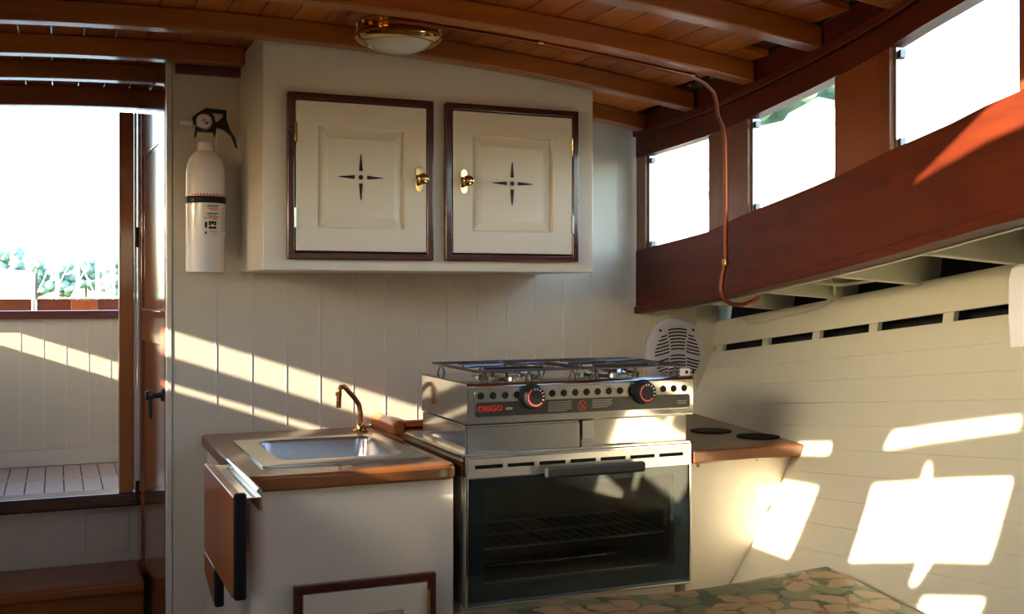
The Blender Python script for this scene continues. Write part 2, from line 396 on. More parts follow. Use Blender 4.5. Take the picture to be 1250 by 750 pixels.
# open door
dr = structure('door_1', 'varnished mahogany door standing open edge-on beside the companionway', 'door', (.222, 3.395, FLOOR)); dr.rotation_euler = (0, 0, R(3.0))
DX0, DX1, DY0, DY1, DZ0, DZ1 = .2220, .2350, 2.852, 3.395, FLOOR+.005, .552
for a, b in ((DY0, DY0+.085), (DY1-.085, DY1)): B(DX0, DX1, a, b, DZ0, DZ1).build('stile', 'doorwood', dr, bevel=.003)
for a, b in ((DZ0, DZ0+.14), (-.14, -.05), (.385, DZ1)): B(DX0+.0005, DX1-.0005, DY0+.0855, DY1-.0855, a, b).build('rail', 'doorwood', dr, bevel=.003)
for a, b in ((DZ0+.1402, -.1402), (-.0498, .3848)): B(DX0+.005, DX1-.005, DY0+.083, DY1-.083, a, b).build('panel', 'doorwood', dr)
h = MB().lathe([(.016, 0), (.016, .004), (.007, .006), (.007, .022), (.012, .026), (.014, .034), (.010, .042), (0, .044)], (DX0, 2.880, -.262), (-1, 0, 0), 20).build('door_handle', 'black', dr)
ring = [(DX0-.03, 2.880+.014*math.cos(a), -.292+.028*math.sin(a)) for a in rng(0, 2*math.pi, 18)]
MB().tube(ring, .003, 8, False).build('ring_pull', 'black', h)
for z in (.13, -.62): MB().lathe([(.004, 0), (.004, .06)], (DX0-.002, DY1+.003, z), (0, 0, 1), 10).build('hinge', 'black', dr)

# ------------------------------------------------------------------ starboard cabin side with windows
wr = structure('wall_right', 'varnished mahogany starboard cabin side around the windows', 'wall', (1.5, 2, 0))
def strip(name, ya, yb, zl, zh, x0, th, mat, parent, n=8, bevel=0, nz=1):
    ys = rng(ya, yb, n)
    P = [[(Xw(y)+x0, y, zl(y)+(zh(y)-zl(y))*j/nz) for j in range(nz+1)] for y in ys]; Q = [[(Xw(y)+x0+th, y, zl(y)+(zh(y)-zl(y))*j/nz) for j in range(nz+1)] for y in ys]
    return MB().shell(P, Q).build(name, mat, parent, bevel=bevel)
ROOFZ = lambda y: Zbeam(Xw(y)+.036)+BD+.0120
WIN = [(2.344, 2.755), (1.726, 2.125), (1.169, 1.524), (.62, .98), (.08, .46), (-.50, -.10)]  # last three are unseen, added to let in fill light
edges = [W-.0005]+[v for a, b in WIN for v in (b, a)]+[FWD]
strip('side_panel', FWD, W-.0005, lambda y: Zband(y)+.010, lambda y: winB(y)-.0005, 0, .032, 'mahog_y', wr, 40)
strip('rub_strip', FWD, W-.0005, lambda y: Zband(y)-.004, lambda y: Zband(y)+.016, -.007, .05, 'mahog_y', wr, 40, .004)
strip('top_rail', FWD, W-.0005, lambda y: winT(y)+.0005, ROOFZ, 0, .032, 'mahog_y', wr, 40)
strip('clamp_moulding', FWD, W-.0005, lambda y: winT(y)+.045+.012*(y-1.5), lambda y: winT(y)+.066+.012*(y-1.5), -.012, .0118, 'mahog_y', wr, 40, .004)
for i in range(0, len(edges), 2): strip('mullion', edges[i+1], edges[i], winB, winT, .002, .028, 'mahog_z', wr, 6)
for i, (a, b) in enumerate(WIN):
    wn = structure('window_%d' % (i+1), ['bright cabin window nearest the galley bulkhead', 'middle bright cabin window above the copper pipe bend', 'large bright cabin window nearest the camera', 'unseen cabin window added forward of the others for light', 'second unseen cabin window added forward for fill light', 'foremost unseen cabin window, added on starboard for fill light'][i], 'window', (Xw((a+b)/2), (a+b)/2, winB((a+b)/2)))
    strip('pane', a-.01, b+.01, lambda y: winB(y)-.01, lambda y: winT(y)+.01, .0335, .003, 'glass', wn, 6)
    for yy in (a+.004, b-.004): strip('sash_strip', yy-.0035, yy+.0035, lambda y: winB(y)+.001, lambda y: winT(y)-.001, .012, .02, 'black' if yy < (a+b)/2 else 'alu', wn, 1)
    strip('sill_bead', a+.008, b-.008, lambda y: winB(y)+.0005, lambda y: winB(y)+.004, .018, .014, 'mahog_y', wn, 6)
    for zz in (0, 1):
        z0 = (lambda y: winB(y)+.0045) if not zz else (lambda y: winT(y)-.022)
        strip('window_catch', b-.020, b-.0085, z0, lambda y, z0=z0: z0(y)+.014, .014, .012, 'grate', wn, 1)

# side deck over the hull space
dk = structure('side_deck', 'cream painted underside of the side deck with its beams', 'deck', (1.7, 2, .05))
ys = rng(FWD, W-.001, 36); ZD = lambda y: Zband(y)+.040
MB().shell([[(Xw(y)+.0435, y, ZD(y)) for y in ys], [(Xh(y, 0)+.14, y, ZD(y)) for y in ys]], [[(Xw(y)+.0435, y, ZD(y)+.02) for y in ys], [(Xh(y, 0)+.14, y, ZD(y)+.02) for y in ys]]).build('deck_planking', 'cream_dim', dk)
for yb in (2.45, 2.13, 1.81, 1.49, 1.17, .85):
    xa, xb = Xw(yb)+.0440, Xh(yb, 0)+.055
    MB().extrude([(xa, yb, ZD(yb)-.0005), (xb, yb, ZD(yb)-.0005), (xb, yb, ZD(yb)-.066), (xa, yb, ZD(yb)-.046)], (0, -.030, 0)).build('deck_beam', 'cream_dim', dk, bevel=.003)
strip('inner_carlin', FWD, W-.001, lambda y: ZD(y)-.046, lambda y: ZD(y)-.0005, .0434, .012, 'cream_dim', dk, 36)

# hull ceiling
wh = structure('wall_hull', 'cream planked inner side of the hull with a row of ventilation slots', 'wall', (1.6, 2, -.3))
ys = rng(FWD, W-.001, 28)
def hullstrip(name, t0, t1, off, th, mat, nz=2, bevel=.0, ya=FWD, yb=W-.001):
    yl = ys if ya == FWD else [ya, yb]
    P = [[(Xh(y, Zs(y)-(t0+(t1-t0)*j/nz))+off, y, Zs(y)-(t0+(t1-t0)*j/nz)) for j in range(nz+1)] for y in yl]
    Q = [[(p[0]+th, p[1], p[2]) for p in r] for r in P]
    return MB().shell(P, Q).build(name, mat, wh, bevel=bevel)
hullstrip('hull_skin', -.150, 1.15, .050, .02, 'dark', 14)
hullstrip('upper_plank', -.092, -.0180, 0, .012, 'cream_dim', 2, .0015)
t = .0015
while t < .98:
    hullstrip('plank', t+.0001, min(t+.052, .99)-.0001, 0, .014, 'cream_dim', 2, .0009); t += .052
for yy, wd in ((2.775, .05), (2.475, .035), (2.20, .035), (1.945, .035), (1.675, .035), (1.40, .035), (1.1, .035)):
    hullstrip('slot_spacer', -.0178, .0014, .0012, .012, 'cream_dim', 1, 0, yy-wd/2, yy+wd/2)

# ------------------------------------------------------------------ port cabin side (behind the left edge of the picture) and forward bulkhead
pw = structure('wall_left', 'unseen port cabin side, its windows and slots shaped to throw the sun patches', 'wall', (-.7, 1.5, 0))
NUBS = [[(1.276, 0.369), (1.276, 0.418), (1.262, 0.415), (1.252, 0.37)], [(1.229, 0.17), (1.224, 0.226), (1.19, 0.231), (1.213, 0.173)]]  # thin slots cut to give the sun patch its nubs
holes = [NUBS[0], NUBS[1], [(1.064, .249), (1.408, .190), (1.413, .362), (1.054, .405)],  # outlines shaped to cast the sun patches and bands inside
         [(1.060, .500), (1.412, .446), (1.398, .484), (1.060, .522)],
         [(1.062, .118), (1.190, .128), (1.185, .152), (1.050, .180)],
         [(1.600, .168), (1.800, .183), (1.800, .350), (1.594, .343)],
         [(1.590, .428), (1.720, .424), (1.728, .449), (1.600, .454)],
         [(1.860, .095), (1.920, .095), (1.920, .165), (1.860, .165)],
         [(2.470, .229), (2.74, .229), (2.74, .296), (2.470, .294)],
         [(2.560, .146), (2.74, .148), (2.74, .164), (2.560, .162)]]
MB().holed([(FWD, FLOOR), (AFT, FLOOR), (AFT, -.0605), (FWD, -.0605)], [], lambda u, v: (Xp(u), u, v), lambda u, v: (Xp(u)-.01, u, v),
           [((yy, FLOOR), (yy, -.0605)) for yy in rng(FWD+.15, AFT-.1, 24)]).build('lower_panel', 'cream', pw)
MB().holed([(FWD, -.06), (AFT, -.06), (AFT, .56), (FWD, .56)], holes, lambda u, v: (Xp(u), u, v), lambda u, v: (Xp(u)-.004, u, v),
           [((yy, -.06), (yy, .56)) for yy in rng(FWD+.15, AFT-.1, 24)]).build('side_panel', 'mahog_y', pw)
wf = structure('wall_forward', 'forward bulkhead behind the camera with an opening added for fill light', 'wall', (.3, FWD, FLOOR))  # unseen opening, added to let fill light in from ahead
MB().holed([(-.6, FLOOR), (1.3, FLOOR), (1.3, .62), (-.6, .62)], [[(.38, .05), (.83, .05), (.83, .4), (.38, .4)]],
           lambda u, v: (u, FWD, v), lambda u, v: (u, FWD-.02, v)).build('bulkhead_panel', 'cream', wf)

# ------------------------------------------------------------------ overhead cabinet
oc = thing('overhead_cabinet', ((CAB_L+CAB_R)/2, (CAB_F+W)/2, CAB_Z), 'cream overhead cabinet with two doors in dark mahogany frames', 'cabinet')
m = MB(); xs = rng(CAB_L, CAB_R, 12); Y1 = W-.001
top = [(xx, Zbeam(xx)+.036) for xx in xs]
m.extrude([(CAB_L, CAB_F, CAB_Z)]+[(a, CAB_F, z) for a, z in top]+[(CAB_R, CAB_F, CAB_Z)], (0, Y1-CAB_F, 0))
m.build('body', 'cream2', oc, bevel=.003)
def raised_door(name, x0, x1, z0, z1, px0, px1, pz0, pz1, y, parent, mat='cream2'):
    m = MB(); rings = []
    for (a, b, c, d, yy) in ((x0, x1, z0, z1, y+.016), (x0, x1, z0, z1, y), (px0, px1, pz0, pz1, y), (px0+.002, px1-.002, pz0+.002, pz1-.002, y+.011), (px0+.026, px1-.026, pz0+.026, pz1-.026, y+.002)):
        rings.append([m.bm.verts.new(p) for p in ((a, yy, c), (b, yy, c), (b, yy, d), (a, yy, d))])
    for a, b in zip(rings, rings[1:]):
        for i in range(4): m.bm.faces.new((a[i], a[(i+1) % 4], b[(i+1) % 4], b[i]))
    m.bm.faces.new(rings[-1]); m.bm.faces.new(rings[0])
    return m.build(name, mat, parent, smooth=10)
def frame_ring(name, x0, x1, z0, z1, wd, y0, y1, mat, parent, bevel=.004):
    return MB().holed([(x0, z0), (x1, z0), (x1, z1), (x0, z1)], [[(x0+wd, z0+wd), (x1-wd, z0+wd), (x1-wd, z1-wd), (x0+wd, z1-wd)]],
                      lambda u, v: (u, y0, v), lambda u, v: (u, y1, v)).build(name, mat, parent, bevel=bevel, seg=3)
for side, (x0, x1, cx, lx) in enumerate(((.4829, .8323, .6535, .7950), (.8614, .2172+1, 1.0350, .9080))):
    z0, z1 = .0730, .4550
    frame_ring('door_frame', x0, x1, z0, z1, .0175, CAB_F-.018, CAB_F-.0002, 'mahog_d', oc)
    B(x0+.0172, x1-.0172, CAB_F-.0012, CAB_F-.0003, z0+.0172, z1-.0172).build('shadow_gap', 'dark', oc)
    pc = (x0+x1)/2
    d = raised_door('door', x0+.0195, x1-.0195, z0+.0205, z1-.0195, x0+.0695, x1-.0725, .146, .379, CAB_F-.0168, oc)
    yy = CAB_F-.0164; zc = .2655
    m = MB()
    for a in range(4):
        ca, sa = math.cos(a*math.pi/2), math.sin(a*math.pi/2)
        pts = [(.0145, -.0045), (.0150, .0045), (.053, .0008), (.053, -.0008)]
        m.extrude([(cx+u*ca-v*sa, yy, zc+u*sa+v*ca) for u, v in pts], (0, -.0010, 0))
    m.lathe([(.0055, 0), (.0055, .0010), (0, .0010)], (cx, yy, zc), (0, -1, 0), 16)
    m.build('compass_star', 'black', d)
    # brass latch
    m = MB(); hw = .0085; pts = []
    for a in rng(0, math.pi, 8): pts.append((lx+hw*math.cos(a), CAB_F-.0169, zc+.021+hw*math.sin(a)))
    for a in rng(math.pi, 2*math.pi, 8): pts.append((lx+hw*math.cos(a), CAB_F-.0169, zc-.021+hw*math.sin(a)))
    lt = m.extrude(pts, (0, -.003, 0)).build('latch_plate', 'brass', d, bevel=.001)
    MB().lathe([(.007, 0), (.006, .008), (.011, .012), (.0135, .018), (.0125, .025), (.007, .029), (0, .030)], (lx+.003, CAB_F-.0198, zc), (0, -1, 0), 20).build('latch_knob', 'brass', lt)
    hx = x0+.0185 if side == 0 else x1-.0185
    for hz in (.168, .362):
        MB().lathe([(.0038, 0), (.0038, .045)], (hx, CAB_F-.0185, hz-.0225), (0, 0, 1), 10).build('hinge', 'alu' if hz < .3 else 'brass', d)
        B(hx-.0035, hx+.0035, CAB_F-.0188, CAB_F-.0172, hz-.0225, hz+.0225).build('hinge_leaf', 'alu' if hz < .3 else 'brass', d)

# ------------------------------------------------------------------ sink cabinet and counter
CT = -.358
scab = thing('sink_cabinet', (.56, 2.48, FLOOR), 'cream base cabinet with rounded corner under the sink', 'cabinet')
pts = []
for a in rng(math.pi, 1.5*math.pi, 8): pts.append((.349+.03+.03*math.cos(a), 2.142+.03+.03*math.sin(a), FLOOR+.001))
pts += [(.7630, 2.142, FLOOR+.001), (.7630, W-.002, FLOOR+.001), (.349, W-.002, FLOOR+.001)]
# hollow under the sink: walls only
outer = [(p[0], p[1]) for p in pts]
inner = [(.40, 2.17), (.745, 2.17), (.745, W-.03), (.40, W-.03)]
MB().holed(outer, [inner], lambda u, v: (u, v, FLOOR+.001), lambda u, v: (u, v, CT-.0315)).build('body', 'cream2', scab)
frame_ring('door_frame', .428, .721, -1.12, -.5775, .017, 2.142-.016, 2.1418, 'mahog_d', scab, .003)
d = raised_door('door', .447, .702, -1.10, -.5965, .497, .652, -1.05, -.646, 2.142-.013, scab)
MB().lathe([(.004, 0), (.004, .05)], (.704, 2.125, -.66), (0, 0, 1), 10).build('hinge', 'brass', d)
ct = thing('sink_countertop', (.55, 2.47, CT-.03), 'teak countertop with rounded edge holding the sink', 'countertop')
basin = [(.425, 2.275), (.715, 2.275), (.715, 2.612), (.425, 2.612)]
out = [(.336, 2.16), (.345, 2.135), (.372, 2.122), (.745, 2.122), (.764, 2.132), (.770, 2.155), (.770, W-.0015), (.336, W-.0015)]
MB().holed(out, [basin], lambda u, v: (u, v, CT-.031), lambda u, v: (u, v, CT)).build('worktop', 'teak', ct, bevel=.011, seg=4)
# sink
sk = thing('sink', (.565, 2.44, CT), 'rectangular stainless steel sink let into the teak counter', 'sink')
def rrect(x0, x1, y0, y1, r, n=5):
    p = []
    for cx, cy, a0 in ((x1-r, y1-r, 0), (x0+r, y1-r, 90), (x0+r, y0+r, 180), (x1-r, y0+r, 270)):
        p += [(cx+r*math.cos(R(a0+90*i/n)), cy+r*math.sin(R(a0+90*i/n))) for i in range(n+1)]
    return p
lv = [(.386, .742, 2.220, 2.645, .012, CT+.0005), (.386, .742, 2.220, 2.645, .012, CT+.004), (.398, .730, 2.232, 2.633, .012, CT+.0055), (.432, .708, 2.283, 2.604, .035, CT+.0045), (.436, .704, 2.287, 2.600, .035, CT-.004), (.446, .694, 2.297, 2.590, .04, CT-.115), (.470, .670, 2.32, 2.565, .04, CT-.130)]
m = MB(); rg = []
for x0, x1, y0, y1, r, z in lv: rg.append([m.bm.verts.new((a, b, z)) for a, b in rrect(x0, x1, y0, y1, r)])
for a, b in zip(rg, rg[1:]):
    n = len(a)
    for i in range(n): m.bm.faces.new((a[i], a[(i+1) % n], b[(i+1) % n], b[i]))
m.bm.faces.new(rg[-1]); m.build('bowl', 'sink', sk, smooth=50)
MB().lathe([(.028, 0), (.028, .002), (.018, .001), (0, .0005)], (.57, 2.44, CT-.1297), (0, 0, 1), 24).build('drain', 'steelbr', sk)
# faucet
fc = thing('faucet', (.712, 2.70, CT), 'small brass swan-neck faucet behind the sink', 'faucet')
MB().lathe([(.020, .0002), (.020, .006), (.013, .010), (.011, .020), (.009, .024), (0, .024)], (.712, 2.70, CT), (0, 0, 1), 20).build('base', 'brass', fc)
path = [(.712, 2.70, CT+.02), (.713, 2.70, -.312), (.709, 2.699, -.288), (.695, 2.697, -.268), (.675, 2.694, -.246), (.668, 2.692, -.240), (.660, 2.691, -.240), (.655, 2.69, -.248), (.654, 2.69, -.292)]
MB().tube(path, .0065, 12).build('spout', 'copper', fc)
MB().tube([(.654, 2.69, -.252), (.654, 2.69, -.262)], .0082, 12).build('spout_collar', 'brass', fc)
MB().tube([(.712, 2.70, CT+.012), (.735, 2.695, CT+.016), (.740, 2.694, CT+.018)], [.005, .005, .008], 10).build('lever', 'brass', fc)
# fiddle rail by the stove
fd = thing('fiddle_rail', (.80, 2.70, CT), 'red varnished wooden fiddle rail on the counter behind the stove', 'rail')
MB().extrude([(.774, 2.595, CT+.0005), (.774, W-.004, CT+.0005), (.770, W-.004, CT+.022), (.785, W-.004, CT+.038), (.800, W-.004, CT+.036), (.800, 2.64, CT+.036), (.786, 2.60, CT+.036)][0:0] or [(.772, 2.61, CT+.0005), (.804, 2.61, CT+.0005), (.802, 2.61, CT+.034), (.786, 2.61, CT+.038), (.770, 2.61, CT+.026)], (0, W-.0035-2.61, 0)).build('side_rail', 'teakbright', fd, bevel=.005, seg=3)
MB().extrude([(.8045, 2.612, CT+.0005), (.8045, 2.634, CT+.0005), (.8045, 2.634, CT+.034), (.8045, 2.612, CT+.034)], (.16, 0, 0)).build('back_rail', 'teakbright', fd, bevel=.004, seg=3)
B(.8045, .9645, 2.606, 2.6118, CT+.014, CT+.020).build('bead', 'mahog_d', fd)
# shelf that carries the fiddle behind the stove
bk = B(.7712, 1.30, 2.53, W-.0015, CT-.031, CT-.0002).build('back_shelf', 'teak', bevel=.002); tag(bk, 'narrow teak shelf behind the stove along the bulkhead', 'shelf')

# drop leaf on the cabinet's side
lf = thing('drop_leaf', (.318, 2.1, -.53), 'hanging wooden drop leaf with chrome hinge on the side of the sink cabinet', 'drop leaf')
MB().extrude([(.279, 1.905, -.352), (.279, 2.30, -.352), (.279, 2.30, -.531), (.279, 1.925, -.531), (.279, 1.905, -.515)], (.018, 0, 0)).build('leaf', 'board', lf, bevel=.003)
B(.2792, .3005, 1.890, 1.9048, -.528, -.345).build('leaf_edge', 'rubber', lf, bevel=.005, seg=3)
MB().extrude([(.2795, 2.155, -.5315), (.2795, 2.30, -.5315), (.2795, 2.30, -.575), (.2795, 2.18, -.600), (.2795, 2.155, -.600)], (.016, 0, 0)).build('support_bracket', 'board', lf, bevel=.003)
B(.2795, .297, 2.138, 2.1548, -.605, -.5335).build('bracket_edge', 'rubber', lf, bevel=.004)
B(.2972, .3488, 2.20, 2.30, -.50, -.42).build('support_block', 'rubber', lf)
hg = B(.3290, .3330, 1.93, 2.28, -.385, -.348).build('hinge', 'steelbr', lf)
B(.2975, .3275, 1.905, 2.285, -.3575, -.3555).build('hinge_leaf', 'steelbr', hg)
MB().lathe([(.0045, 0), (.0045, .37)], (.3245, 1.91, -.3455), (0, 1, 0), 10).build('hinge_pin', 'steelbr', hg)


# ------------------------------------------------------------------ stove with oven
F = 2.10; SL, SR = .7745, 1.3130
sv = thing('galley_stove', ((SL+SR)/2, 2.3, -.655), 'stainless steel two burner galley stove with glass oven door', 'stove')
m = MB()
m.box(SL, SL+.004, F+.012, 2.50, -.650, -.341); m.box(SR-.004, SR, F+.012, 2.50, -.650, -.341)
m.box(SL+.0041, SR-.0041, F+.012, 2.50, -.345, -.341); m.box(SL+.0041, SR-.0041, F+.012, 2.50, -.650, -.646); m.box(SL+.0041, SR-.0041, 2.496, 2.50, -.6459, -.3451)
m.build('oven_shell', 'steel', sv)
m = MB(); m.box(SL+.03, SR-.03, 2.40, 2.404, -.63, -.39); m.box(SL+.026, SL+.030, F+.014, 2.404, -.63, -.39); m.box(SR-.030, SR-.026, F+.014, 2.404, -.63, -.39); m.box(SL+.026, SR-.026, F+.014, 2.404, -.634, -.63); m.box(SL+.026, SR-.026, F+.014, 2.404, -.39, -.386)
m.build('oven_liner', 'ovenin', sv)
m = MB(); zr = -.5425
for yy in (2.135, 2.26, 2.385): m.tube([(SL+.035, yy, zr), (SR-.035, yy, zr)], .0028, 6)
for i in range(17): xx = SL+.05+i*(SR-SL-.10)/16; m.tube([(xx, 2.135, zr+.003), (xx, 2.385, zr+.003)], .0016, 6)
m.build('oven_rack', 'alu', sv)
B(.8180, 1.2400, F+.0145, F+.0175, -.6095, -.6055).build('bottom_trim', 'alu', sv)
m = MB(); m.tube([(SL+.06, 2.25, -.61), (SR-.06, 2.25, -.61)], .006, 8); m.build('burner_tube', 'steel', sv)
# door
od = MB().holed([(SL, -.654), (SR, -.654), (SR, -.386), (SL, -.386)], [[(.8175, -.612), (1.2720, -.612), (1.2720, -.408), (.8175, -.408)]], lambda u, v: (u, F+.004, v), lambda u, v: (u, F+.0115, v)).build('oven_door', 'ovenblue', sv)
B(SL+.006, SR-.006, F, F+.0035, -.643, -.388).build('glass_pane', 'ovenglass', od)
frame_ring('edge_trim', SL, SR, -.6545, -.340, .0055, F-.003, F+.0030, 'steelbr', od, .001)
slots = []; xx = SL+.020
for i in range(7): slots.append([(xx+.005*0, -.3665), (xx+.062, -.3665), (xx+.062, -.3585), (xx, -.3585)]); xx += .0725
MB().holed([(SL+.0056, -.3858), (SR-.0056, -.3858), (SR-.0056, -.3455), (SL+.0056, -.3455)], slots, lambda u, v: (u, F-.004, v), lambda u, v: (u, F-.001, v)).build('vent_strip', 'alu', od)
B(SL+.0056, SR-.0056, F+.0032, F+.0038, -.3855, -.3460).build('vent_backing', 'dark', od)
hd = B(.942, 1.179, F-.036, F-.020, -.391, -.368).build('door_handle', 'rubber', od, bevel=.006, seg=3)
for xx in (.955, 1.150): B(xx, xx+.014, F-.021, F-.0045, -.386, -.374).build('handle_bracket', 'black', hd)
B(SL+.0056, SR-.0056, F-.0055, F-.0010, -.3865, -.3840).build('vent_lip', 'steelbr', od)
# long black bracket inside the glass at the right
MB().tube([(1.252, F+.02, -.425), (1.262, F+.018, -.44), (1.262, F+.018, -.58), (1.252, F+.02, -.60)], .008, 8).build('side_bracket', 'black', od)
# base between oven and cooktop
m = MB(); m.box(SL+.006, SR, F+.018, 2.40, -.3405, -.2775); m.build('base', 'steel', sv, bevel=.002)
B(SL+.010, 1.042, F+.0130, F+.0178, -.336, -.282).build('base_panel', 'steel', sv, bevel=.001)
B(1.0425, 1.0475, F+.0150, F+.0179, -.336, -.2780).build('panel_gap', 'dark', sv)
B(1.0480, 1.075, F+.0110, F+.0178, -.320, -.279).build('panel_catch', 'steelbr', sv, bevel=.001)
B(SL-.004, SR+.002, F+.004, 2.505, -.3412, -.3382+.003).build('oven_lid', 'steelbr', sv, bevel=.001)
# cooktop
m = MB(); m.extrude([(0, F, -.276), (0, 2.405, -.276), (0, 2.405, -.1900), (0, F+.006, -.1900), (0, F, -.1960)], (SR+.009-SL-.005, 0, 0))
for v in m.bm.verts: v.co.x += SL+.005
ck = m.build('cooktop', 'steel', sv, bevel=.003)
def rrz(x0, x1, z0, z1, r, y, vec, n=6):
    m = MB(); return m.extrude([(a, y, b) for a, b in rrect(x0, x1, z0, z1, r, n)], vec)
cp = rrz(.7940, 1.3105, -.2610, -.2005, .013, F-.0002, (0, -.0024, 0)).build('panel_rim', 'steelbr', ck, bevel=.001)
rrz(.7965, 1.3085, -.2590, -.2025, .011, F-.0027, (0, -.0004, 0)).build('control_panel', 'steel', ck)
rrz(.7965, 1.3085, -.2590, -.2290, .006, F-.0032, (0, -.0005, 0)).build('black_panel', 'panelblk', ck)
nh = 19
for i in range(nh):
    xx = .8075+i*(1.2940-.8075)/(nh-1)
    if abs(xx-.9234) < .022 or abs(xx-1.1891) < .022: continue
    MB().lathe([(.0075, 0), (.0075, .0008), (0, .0008)], (xx, F-.0031, -.2160), (0, -1, 0), 16).build('vent_hole', 'dark', ck)
for kx in (.9210, 1.1867):
    kn = MB().lathe([(.0275, 0), (.0275, .003), (.0240, .005), (.0230, .022), (.0215, .0245), (0, .0245)], (kx, F-.0038, -.2205), (0, -1, 0), 32).build('knob', 'black', ck)
    m = MB(); yk = F-.0286
    aa = rng(R(115), R(320), 26)
    for a, b in zip(aa, aa[1:]):
        m.face([(kx+r_*math.cos(t_), yk, -.2205+r_*math.sin(t_)) for r_, t_ in ((.0160, a), (.0190, a), (.0190, b), (.0160, b))])
    m.build('heat_ring', 'redring', kn)
    m = MB()
    for a in (-20, 5, 30, 55, 80, 100):
        ca, sa = math.cos(R(a)), math.sin(R(a))
        m.face([(kx+u*ca-v*sa, yk, -.2205+u*sa+v*ca) for u, v in ((.0150, -.0011), (.0195, -.0011), (.0195, .0011), (.0150, .0011))])
    m.build('heat_marks', 'tick', kn)
text('brand_lettering', 'ORIGO', .0155, 'red', ck, (.8000, F-.0040, -.2475), bold=.0006, sx=1.12)
text('model_lettering', '6000', .0080, 'tick', ck, (.8620, F-.0040, -.2465))
m = MB()
for x0, x1, n in ((.9600, 1.0160, 6), (1.0640, 1.1130, 5)):
    for j in range(n): zz = -.2335-j*.0038; m.face([(x0, F-.0039, zz), (x1-(.012 if j == n-1 else .003*(j % 2)), F-.0039, zz), (x1-(.012 if j == n-1 else .003*(j % 2)), F-.0039, zz-.0014), (x0, F-.0039, zz-.0014)])
for j in range(2): zz = -.2430-j*.0050; m.face([(1.276, F-.0039, zz), (1.300, F-.0039, zz), (1.300, F-.0039, zz-.0018), (1.276, F-.0039, zz-.0018)])
m.build('instruction_print', 'grey', ck)['kind'] = 'stuff'
m = MB(); cxx, czz = 1.0400, -.2445
for a, b in zip(rng(0, 6.2832, 20), rng(0, 6.2832, 20)[1:]): m.face([(cxx+r_*math.cos(t_), F-.0039, czz+r_*math.sin(t_)*1.15) for r_, t_ in ((.0078, a), (.0095, a), (.0095, b), (.0078, b))])
m.face([(cxx-.0065, F-.0040, czz+.006), (cxx-.0050, F-.0040, czz+.007), (cxx+.0065, F-.0040, czz-.006), (cxx+.0050, F-.0040, czz-.007)])
m.face([(cxx-.002, F-.0040, czz-.004), (cxx+.003, F-.0040, czz-.004), (cxx+.001, F-.0040, czz+.005)])
m.build('warning_symbol', 'red', ck)
# burners and pot grates
for bx in (.925, 1.180):
    MB().lathe([(.075, 0), (.075, .004), (.05, .008), (.045, .012), (.02, .012), (0, .010)], (bx, 2.25, -.1899), (0, 0, 1), 28).build('burner', 'steelbr', ck)
    g = MB(); zz = -.1660; x0, x1, y0, y1 = bx-.122, bx+.122, F+.016, 2.392
    g.tube([(x0, y0, zz), (x1, y0, zz), (x1, y1, zz), (x0, y1, zz), (x0, y0, zz)], .0032, 8)
    for a in (0, 60, 120):
        ca, sa = math.cos(R(a+15)), math.sin(R(a+15)); g.tube([(bx-.115*ca, 2.25-.115*sa, zz+.003), (bx+.115*ca, 2.25+.115*sa, zz+.003)], .0036, 8)
    for xx in (x0+.02, bx, x1-.02):
        for yy in (y0, y1): g.tube([(xx-.008, yy, -.1895), (xx, yy, zz), (xx+.008, yy, -.1895)], .0025, 6)
    g.build('pot_grate', 'grate', ck)
    B(bx-.10, bx+.03, F+.012, F+.026, zz+.0035, zz+.0075).build('pan_clamp', 'black', ck)
B(1.2960, 1.3160, F+.006, F+.020, -.1895, -.1730).build('hinge_block', 'tick', ck, bevel=.001)
MB().lathe([(.004, 0), (.004, .001), (0, .001)], (1.306, F+.0058, -.181), (0, -1, 0), 12).build('hinge_screw', 'black', ck)
MB().tube([(SL+.012, 2.37, -.3382), (SL+.012, 2.37, -.277)], .006, 10).build('stove_foot', 'black', sv)
# stand under the stove
sb = B(SL+.01, SR-.01, F+.05, W-.02, FLOOR+.001, -.6560).build('stove_locker', 'cream2', bevel=.003); tag(sb, 'cream locker base under the stove', 'cabinet')

# ------------------------------------------------------------------ right-hand counter against the hull
rc = thing('side_cabinet', (1.45, 2.4, FLOOR), 'cream base cabinet between the stove and the sloping hull', 'cabinet')
m = MB(); zz = rng(CT-.0305, -1.0, 10); yF = 2.132
pts = [(1.3190, yF, -1.0), (1.3190, yF, CT-.0305)]+[(Xh(yF, z)+.002, yF, z) for z in zz]
m.extrude(pts, (0, .018, 0)); m.build('front_panel', 'cream', rc)
B(1.3165, 1.3330, yF+.0185, W-.004, -1.0, CT-.0305).build('side_panel', 'cream', rc)
for xx, zq in ((1.352, -.398), (1.512, -.392)): MB().lathe([(.004, 0), (.004, .0015), (0, .002)], (xx, yF, zq), (0, -1, 0), 12).build('screw_plug', 'mahog_z', rc)
rt = thing('side_countertop', (1.47, 2.45, CT-.03), 'teak counter with two black cup holes beside the stove', 'countertop')
c2 = [(1.3185, 2.095)]+[(Xh(y, CT)-.004, y) for y in rng(2.095, W-.004, 6)]+[(1.3185, W-.004)]
MB().holed(c2, [], lambda u, v: (u-.012*0, v, CT-.030), lambda u, v: (u, v, CT)).build('worktop', 'teak', rt, bevel=.005, seg=3)
for cx, cy in ((1.545, 2.375), (1.590, 2.235)):
    MB().lathe([(.0520, .0002), (.0520, .003), (.046, .0036), (0, .0012)], (cx, cy, CT), (0, 0, 1), 32).build('cup_hole', 'rubber', rt)

